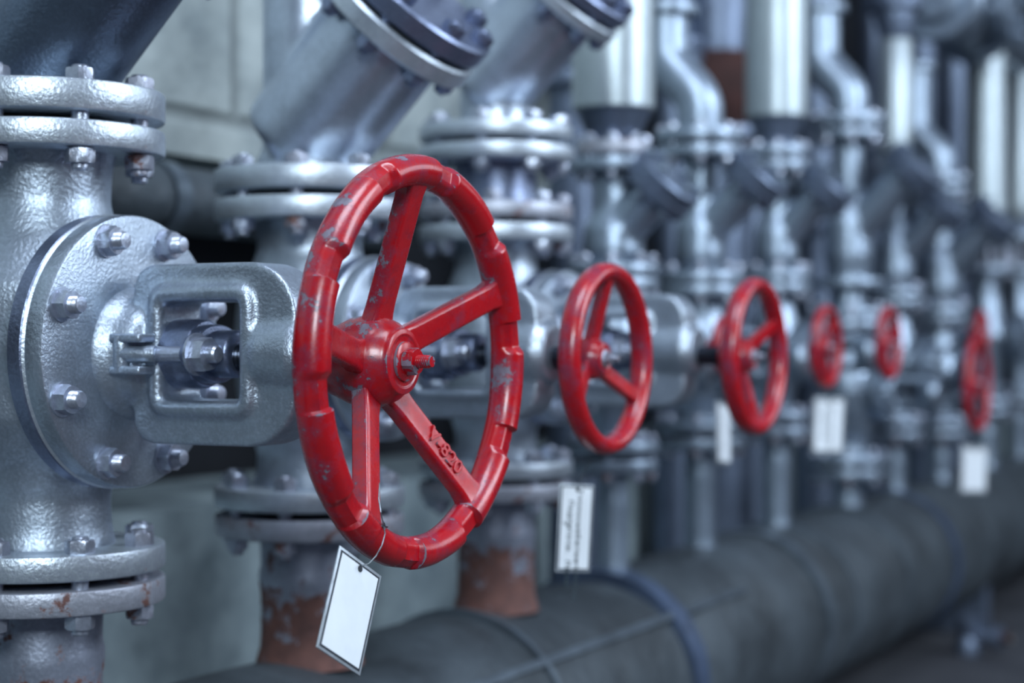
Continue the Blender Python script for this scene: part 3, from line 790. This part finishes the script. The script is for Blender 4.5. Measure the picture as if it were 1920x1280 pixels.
for v in bm.verts: v.co = Vector((v.co.x * 1.3, v.co.y, v.co.z * .7)) * (1 + .12 * math.sin(v.co.x * 190) * math.cos(v.co.y * 170))
pt = obj('pebble', mesh_of('pebble', bm, 180), plain('pale_stone', (.30, .30, .28), .7), None, (0, 0, 0))
Yp = -.42; Xp, kp = hit_y(1885, Yp)
# solve floor point under pixel (1885,1205)
kf = AX * F / (1205 - 640); pf = at(1885, 1205, kf); pt.location = (pf.x, pf.y, .010)
pt['label'] = 'small pale pebble lying on the dark floor at lower right'; pt['category'] = 'pebble'

# ================================================================== TAGS
def tag(label, corners_w, W, H, wire, texts=None, blank=True):
    """corners_w: (top-left point, unit right, unit down)"""
    tl, ur, ud = corners_w; ur = ur.normalized(); ud = (ud - ur * ud.dot(ur)).normalized(); nn = ur.cross(ud).normalized()
    if nn.dot(CAM - tl) < 0: nn = -nn
    t = thing('identification_tag', label, 'tag', tl)
    P = lambda a, b, h=0: ur * a + ud * b + nn * h
    def plate(name, a0, b0, a1, b1, h0, h1, mat, bev=0):
        bm = B(); prism(bm, [P(a0, b0, h0), P(a1, b0, h0), P(a1, b1, h0), P(a0, b1, h0)], nn * (h1 - h0))
        return obj(name, mesh_of(name, bm, 30, bevel=bev), mat, t)
    plate('plate', 0, 0, W, H, -.0009, .0004, M['tagedge'], .0004)
    m1, m2 = W * .045, W * .075
    plate('border', m1, m1, W - m1, H - m1, .0003, .0007, M['ink'])
    plate('face', m2, m2, W - m2, H - m2, .0005, .0009, M['tag'])
    bm = B(); lathe(bm, [(W * .045, 0), (W * .045, .0006)], P(W * .5, W * .12, .0009), nn, 24); obj('hole', mesh_of('hole', bm), M['ink'], t)
    bm = B(); tube(bm, [Vector(p) - tl for p in wire], .00055 if W < .06 else .0007, 8); obj('wire', mesh_of('wire', bm), M['wire'], t)
    for body, a, b, size in (texts or []):
        cu = bpy.data.curves.new('writing', 'FONT'); cu.body = body; cu.size = size * 1.05; cu.extrude = .0001; cu.space_character = 1.12; cu.offset = .00018
        to = bpy.data.objects.new('t', cu); C.objects.link(to)
        dg = bpy.context.evaluated_depsgraph_get(); dg.update(); me = bpy.data.meshes.new_from_object(to.evaluated_get(dg)); bpy.data.objects.remove(to)
        ex = ud; ez = nn; ey = ez.cross(ex); mt = Matrix((ex, ey, ez)).transposed().to_4x4(); mt.translation = P(a, b, .0011); me.transform(mt)
        obj('writing', me, M['inkgrey'], t)
    return t, P, nn

# big blank tag: rim plane at bottom-left of the hero wheel
kt = 1.345
TL = at(637, 1022, kt - .012); TR = at(715, 1080, kt + .026); BL = at(601, 1211, kt - .050)
ur = (TR - TL); ud = (BL - TL); W1 = ur.length; H1 = ud.length * 1.03
knot = at(719, 985, 1.372); hole = TL + ur * .5 + ud * .045
wire = [at(712, 905, 1.372), at(710, 935, 1.370), at(714, 960, 1.366), knot]
for i in range(14):
    a = i * 1.9; wire.append(knot + Vector((math.cos(a) * .0028, .001 * math.sin(a * 2), math.sin(a) * .0035)))
wire += [at(727, 988, 1.366), knot, at(722, 1000, 1.362), at(716, 1022, 1.352), at(705, 1042, 1.347), at(692, 1056, 1.345), at(680, 1060, 1.343), hole + Vector((-.002, -.002, .001)), hole]
tag('large blank white tag wired to the bottom of the big red handwheel', (TL, ur, ud), W1, H1, wire)
def hang_tag(label, c, k, top, texts=None, dk=(.0, .0)):
    TL, TR, BL = [at(*p, k + d) for p, d in zip(c, (0, dk[0], dk[1]))]
    ur, ud = TR - TL, BL - TL; h = TL + ur * .5 + ud * .06
    t0 = at(*top)
    w = [t0.lerp(h, i / 6) + Vector((.002 * math.sin(i), 0, 0)) for i in range(7)]
    return tag(label, (TL, ur, ud), ur.length, ud.length, w, texts)
_, k = hit_x(1130, X2)
s2 = .0095
hang_tag('tilted white tag with two dark lines of text hanging under the second red wheel', [(1050, 905), (1114, 909), (1037, 1072)], k, (1112, 845, k),
         [('Теплоснабжение-Насос', .027, .005, .0088), ('Подпиточн.  Линия', .014, .017, .0088), ('7', .007, .040, .008)], (.035, -.01))
_, k = hit_x(1400, X3)
hang_tag('narrow white tag seen edge-on, hanging left of and below the third red wheel', [(1343, 752), (1369, 757), (1351, 868)], k + .35, (1350, 700, k + .35), [('Подпиточная линия', .010, .010, .009)], (.045, 0))
_, k = hit_x(1549, X5)
hang_tag('white tag with vertical text hanging under the dull red wheel of the fifth column', [(1526, 744), (1585, 746), (1521, 850)], k, (1552, 722, k),
         [('Теплоснабжение-Насос', .036, .008, .0085), ('Подпиточн.', .022, .02, .0085)], (.03, 0))
_, k = hit_x(1830, X7)
hang_tag('plain pale grey tag hanging under the dark red wheel at lower right', [(1803, 836), (1853, 837), (1801, 924)], k, (1832, 800, k), None, (.03, 0))

# ================================================================== SETTING
def wall_mat(name, c1, c2, bw, bh, mort):
    m, nt, b = new_mat(name)
    tc = N(nt, 'ShaderNodeTexCoord').outputs['Object']
    n = noise(nt, tc, 5, 6, .62); n2 = noise(nt, tc, 18, 5, .6)
    c = mixc(nt, ramp(nt, n, [(.35, 0), (.62, 1)]), c2, c1)
    c = mixc(nt, ramp(nt, n2, [(.55, 0), (.75, .35)]), c, tuple(x * .45 for x in c2))
    if bw:
        mp = N(nt, 'ShaderNodeMapping'); nt.links.new(tc, mp.inputs[0]); mp.inputs['Rotation'].default_value = (R(90), 0, 0); mp.inputs['Location'].default_value = (-.04, .0, .0)
        br = N(nt, 'ShaderNodeTexBrick'); nt.links.new(mp.outputs[0], br.inputs['Vector'])
        br.inputs['Scale'].default_value = 1; br.inputs['Brick Width'].default_value = bw; br.inputs['Row Height'].default_value = bh; br.inputs['Mortar Size'].default_value = mort; br.inputs['Mortar Smooth'].default_value = .8
        c = mixc(nt, math_(nt, 'MULTIPLY', br.outputs['Fac'], .5), c, tuple(x * .4 for x in c2))
        bump(nt, b, math_(nt, 'SUBTRACT', n2, br.outputs['Fac']), .6, .012)
    else: bump(nt, b, n2, .4, .006)
    nt.links.new(c, b.inputs['Base Color']); b.inputs['Roughness'].default_value = .75
    return m
M['wallu'] = wall_mat('painted_block_wall', (.44, .49, .48), (.22, .26, .27), .44, .27, .016)
M['walll'] = wall_mat('grey_green_plaster', (.31, .38, .40), (.12, .16, .18), 0, 0, 0)
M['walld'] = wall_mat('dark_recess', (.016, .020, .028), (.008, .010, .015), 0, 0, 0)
M['floor'] = wall_mat('dark_concrete_floor', (.058, .060, .070), (.03, .032, .04), 0, 0, 0)
def slab(name, x0, x1, y0, y1, z0, z1, mat):
    bm = B(); box(bm, ((x0 + x1) / 2, (y0 + y1) / 2, (z0 + z1) / 2), (x1 - x0, y1 - y0, z1 - z0)); struct(name, mesh_of(name, bm, 30), mat)
slab('floor', -4, 9, -5, 1.2, -.05, 0, M['floor'])
WY = .46
slab('wall_upper', -2, 2.3, WY, WY + .35, AX + .27, 2.6, M['wallu'])
slab('wall_lower', -2, 6.9, WY, WY + .35, 0, AX - .243, M['walll'])
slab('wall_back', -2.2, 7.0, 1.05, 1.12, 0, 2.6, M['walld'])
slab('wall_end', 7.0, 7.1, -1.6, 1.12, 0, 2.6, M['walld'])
# grey pipe along the wall between upper and lower wall
wp = thing('wall_pipe', 'dark grey horizontal pipe running along the wall at upper left', 'pipe', (0, WY - .09, AX + .192))
bm = B(); lathe(bm, [(.046, -1.6), (.046, 1.2)], (0, 0, 0), (1, 0, 0), 48); obj('pipe', mesh_of('pipe', bm), M['wrap'], wp)
for x in (-1.0, .62):
    bm = B(); box(bm, (x, .055, 0), (.03, .1, .04)); lathe(bm, [(.048, -.015), (.052, -.015), (.052, .015), (.048, .015)], (x, 0, 0), (1, 0, 0), 48); obj('bracket', mesh_of('bracket', bm, 30), M['band'], wp)
# dark back row of pipes behind the small columns
for i, (x, r, y, rust) in enumerate(((1075, .05, .36, 0), (1262, .045, .38, 0), (1345, .08, .31, 1), (1400, .05, .38, 0), (1530, .06, .36, 0), (1640, .05, .38, 0), (1728, .05, .38, 0), (1790, .07, .34, 0))):
    X, k = hit_y(x, y)
    names = ['behind the widest bright jacket', 'behind the first swan neck', 'red-brown and bulging, right of the first swan neck', 'left of the tall gleaming jacket', 'behind the second swan neck',
             'behind the shorter bright jacket', 'behind the third swan neck', 'left of the wide bright jacket']
    bp = thing('back_pipe', ('dark rusty' if rust else 'dark grey') + ' vertical pipe ' + names[i], 'pipe', (X, y, 0), None)
    bm = B(); lathe(bm, [(r, 0), (r, 2.2)]); obj('pipe', mesh_of('pipe', bm), M['fardark'], bp)
    zf = AX + [.5, .62, .42, .55, .3, .66, .5, .2][i]
    obj('flange', flange_mesh(r * 1.6, .03), M['rustdark' if rust else 'fardark'], bp, (0, 0, zf)); obj('flange', flange_mesh(r * 1.6, .03), M['fardark'], bp, (0, 0, zf + .035))
    if rust:
        bm = B(); lathe(bm, [(r * 1.02, 0), (r * 1.3, .04), (r * 1.35, .12), (r * 1.02, .17)]); obj('rusted_sleeve', mesh_of('rusted_sleeve', bm), M['rustdark'], bp, (0, 0, zf + .07))

# ================================================================== LIGHT
w = bpy.data.worlds.new('world'); bpy.context.scene.world = w; w.use_nodes = True
nt = w.node_tree; bg = nt.nodes['Background']
tc = N(nt, 'ShaderNodeTexCoord').outputs['Generated']; sp = N(nt, 'ShaderNodeSeparateXYZ'); nt.links.new(tc, sp.inputs[0])
zr = ramp(nt, math_(nt, 'ADD', math_(nt, 'MULTIPLY', sp.outputs[2], .5), .5), [(.0, (.006, .008, .012)), (.45, (.012, .016, .028)), (.58, (.06, .078, .12)), (.80, (.26, .32, .44)), (1.0, (.45, .54, .72))])
nv = noise(nt, tc, 3.0, 2)
nt.links.new(mixc(nt, ramp(nt, nv, [(.4, 0), (.6, .6)]), zr, (.03, .035, .05)), bg.inputs['Color']); bg.inputs['Strength'].default_value = .75
def area(name, loc, target, sx, sy, power, color):
    l = bpy.data.lights.new(name, 'AREA'); l.shape = 'RECTANGLE'; l.size = sx; l.size_y = sy; l.energy = power; l.color = color
    o = bpy.data.objects.new(name, l); C.objects.link(o); o.location = loc
    o.rotation_euler = (Vector(target) - Vector(loc)).to_track_quat('-Z', 'Y').to_euler(); return o
area('aisle_window_light', (1.6, -3.6, 2.6), (1.8, 0, .9), 1.6, 2.2, 125, (.74, .86, 1.0))
area('aisle_window_light', (4.8, -3.4, 2.6), (3.2, 0, .9), 1.6, 1.8, 38, (.74, .86, 1.0))
area('rear_window_light', (-3.6, -2.6, 2.6), (.2, 0, .85), 1.2, 1.2, 125, (.78, .91, 1.0))
area('roof_light', (-.2, -.9, 3.0), (.2, 0, .8), 1.2, .8, 40, (.74, .85, 1.0))

GROUPS = {'globe_valve': 'handwheel valves along the row', 'check_valve': 'valves without a handwheel', 'pipe_strainer': 'strainers above the valves', 'riser_pipe': 'riser pipes standing on the floor pipe',
          'swan_neck_pipe': 'swan neck pipes', 'jacketed_pipe': 'bright jacketed pipes', 'spool_piece': 'short flanged pipe pieces', 'identification_tag': 'tags hanging from the handwheels',
          'back_pipe': 'dark pipes behind the row', 'pipe_saddle': 'saddles under the floor pipe'}
for o in bpy.data.objects:
    if o.parent is None and 'category' in o:
        g = GROUPS.get(o.name.split('.')[0])
        if g: o['group'] = g

# ================================================================== CAMERA
cd = bpy.data.cameras.new('camera'); co = bpy.data.objects.new('camera', cd); C.objects.link(co)
co.location = CAM
fwd = Vector((VV[0], VV[1], 0)); co.rotation_euler = fwd.to_track_quat('-Z', 'Y').to_euler()
cd.sensor_width = 36; cd.lens = F / 1920 * 36; cd.clip_start = .05
cd.dof.use_dof = True; cd.dof.focus_distance = 1.42; cd.dof.aperture_fstop = 3.1; cd.dof.aperture_blades = 9
bpy.context.scene.camera = co
vs = bpy.context.scene.view_settings; vs.view_transform = 'Standard'; vs.look = 'None'; vs.exposure = 0
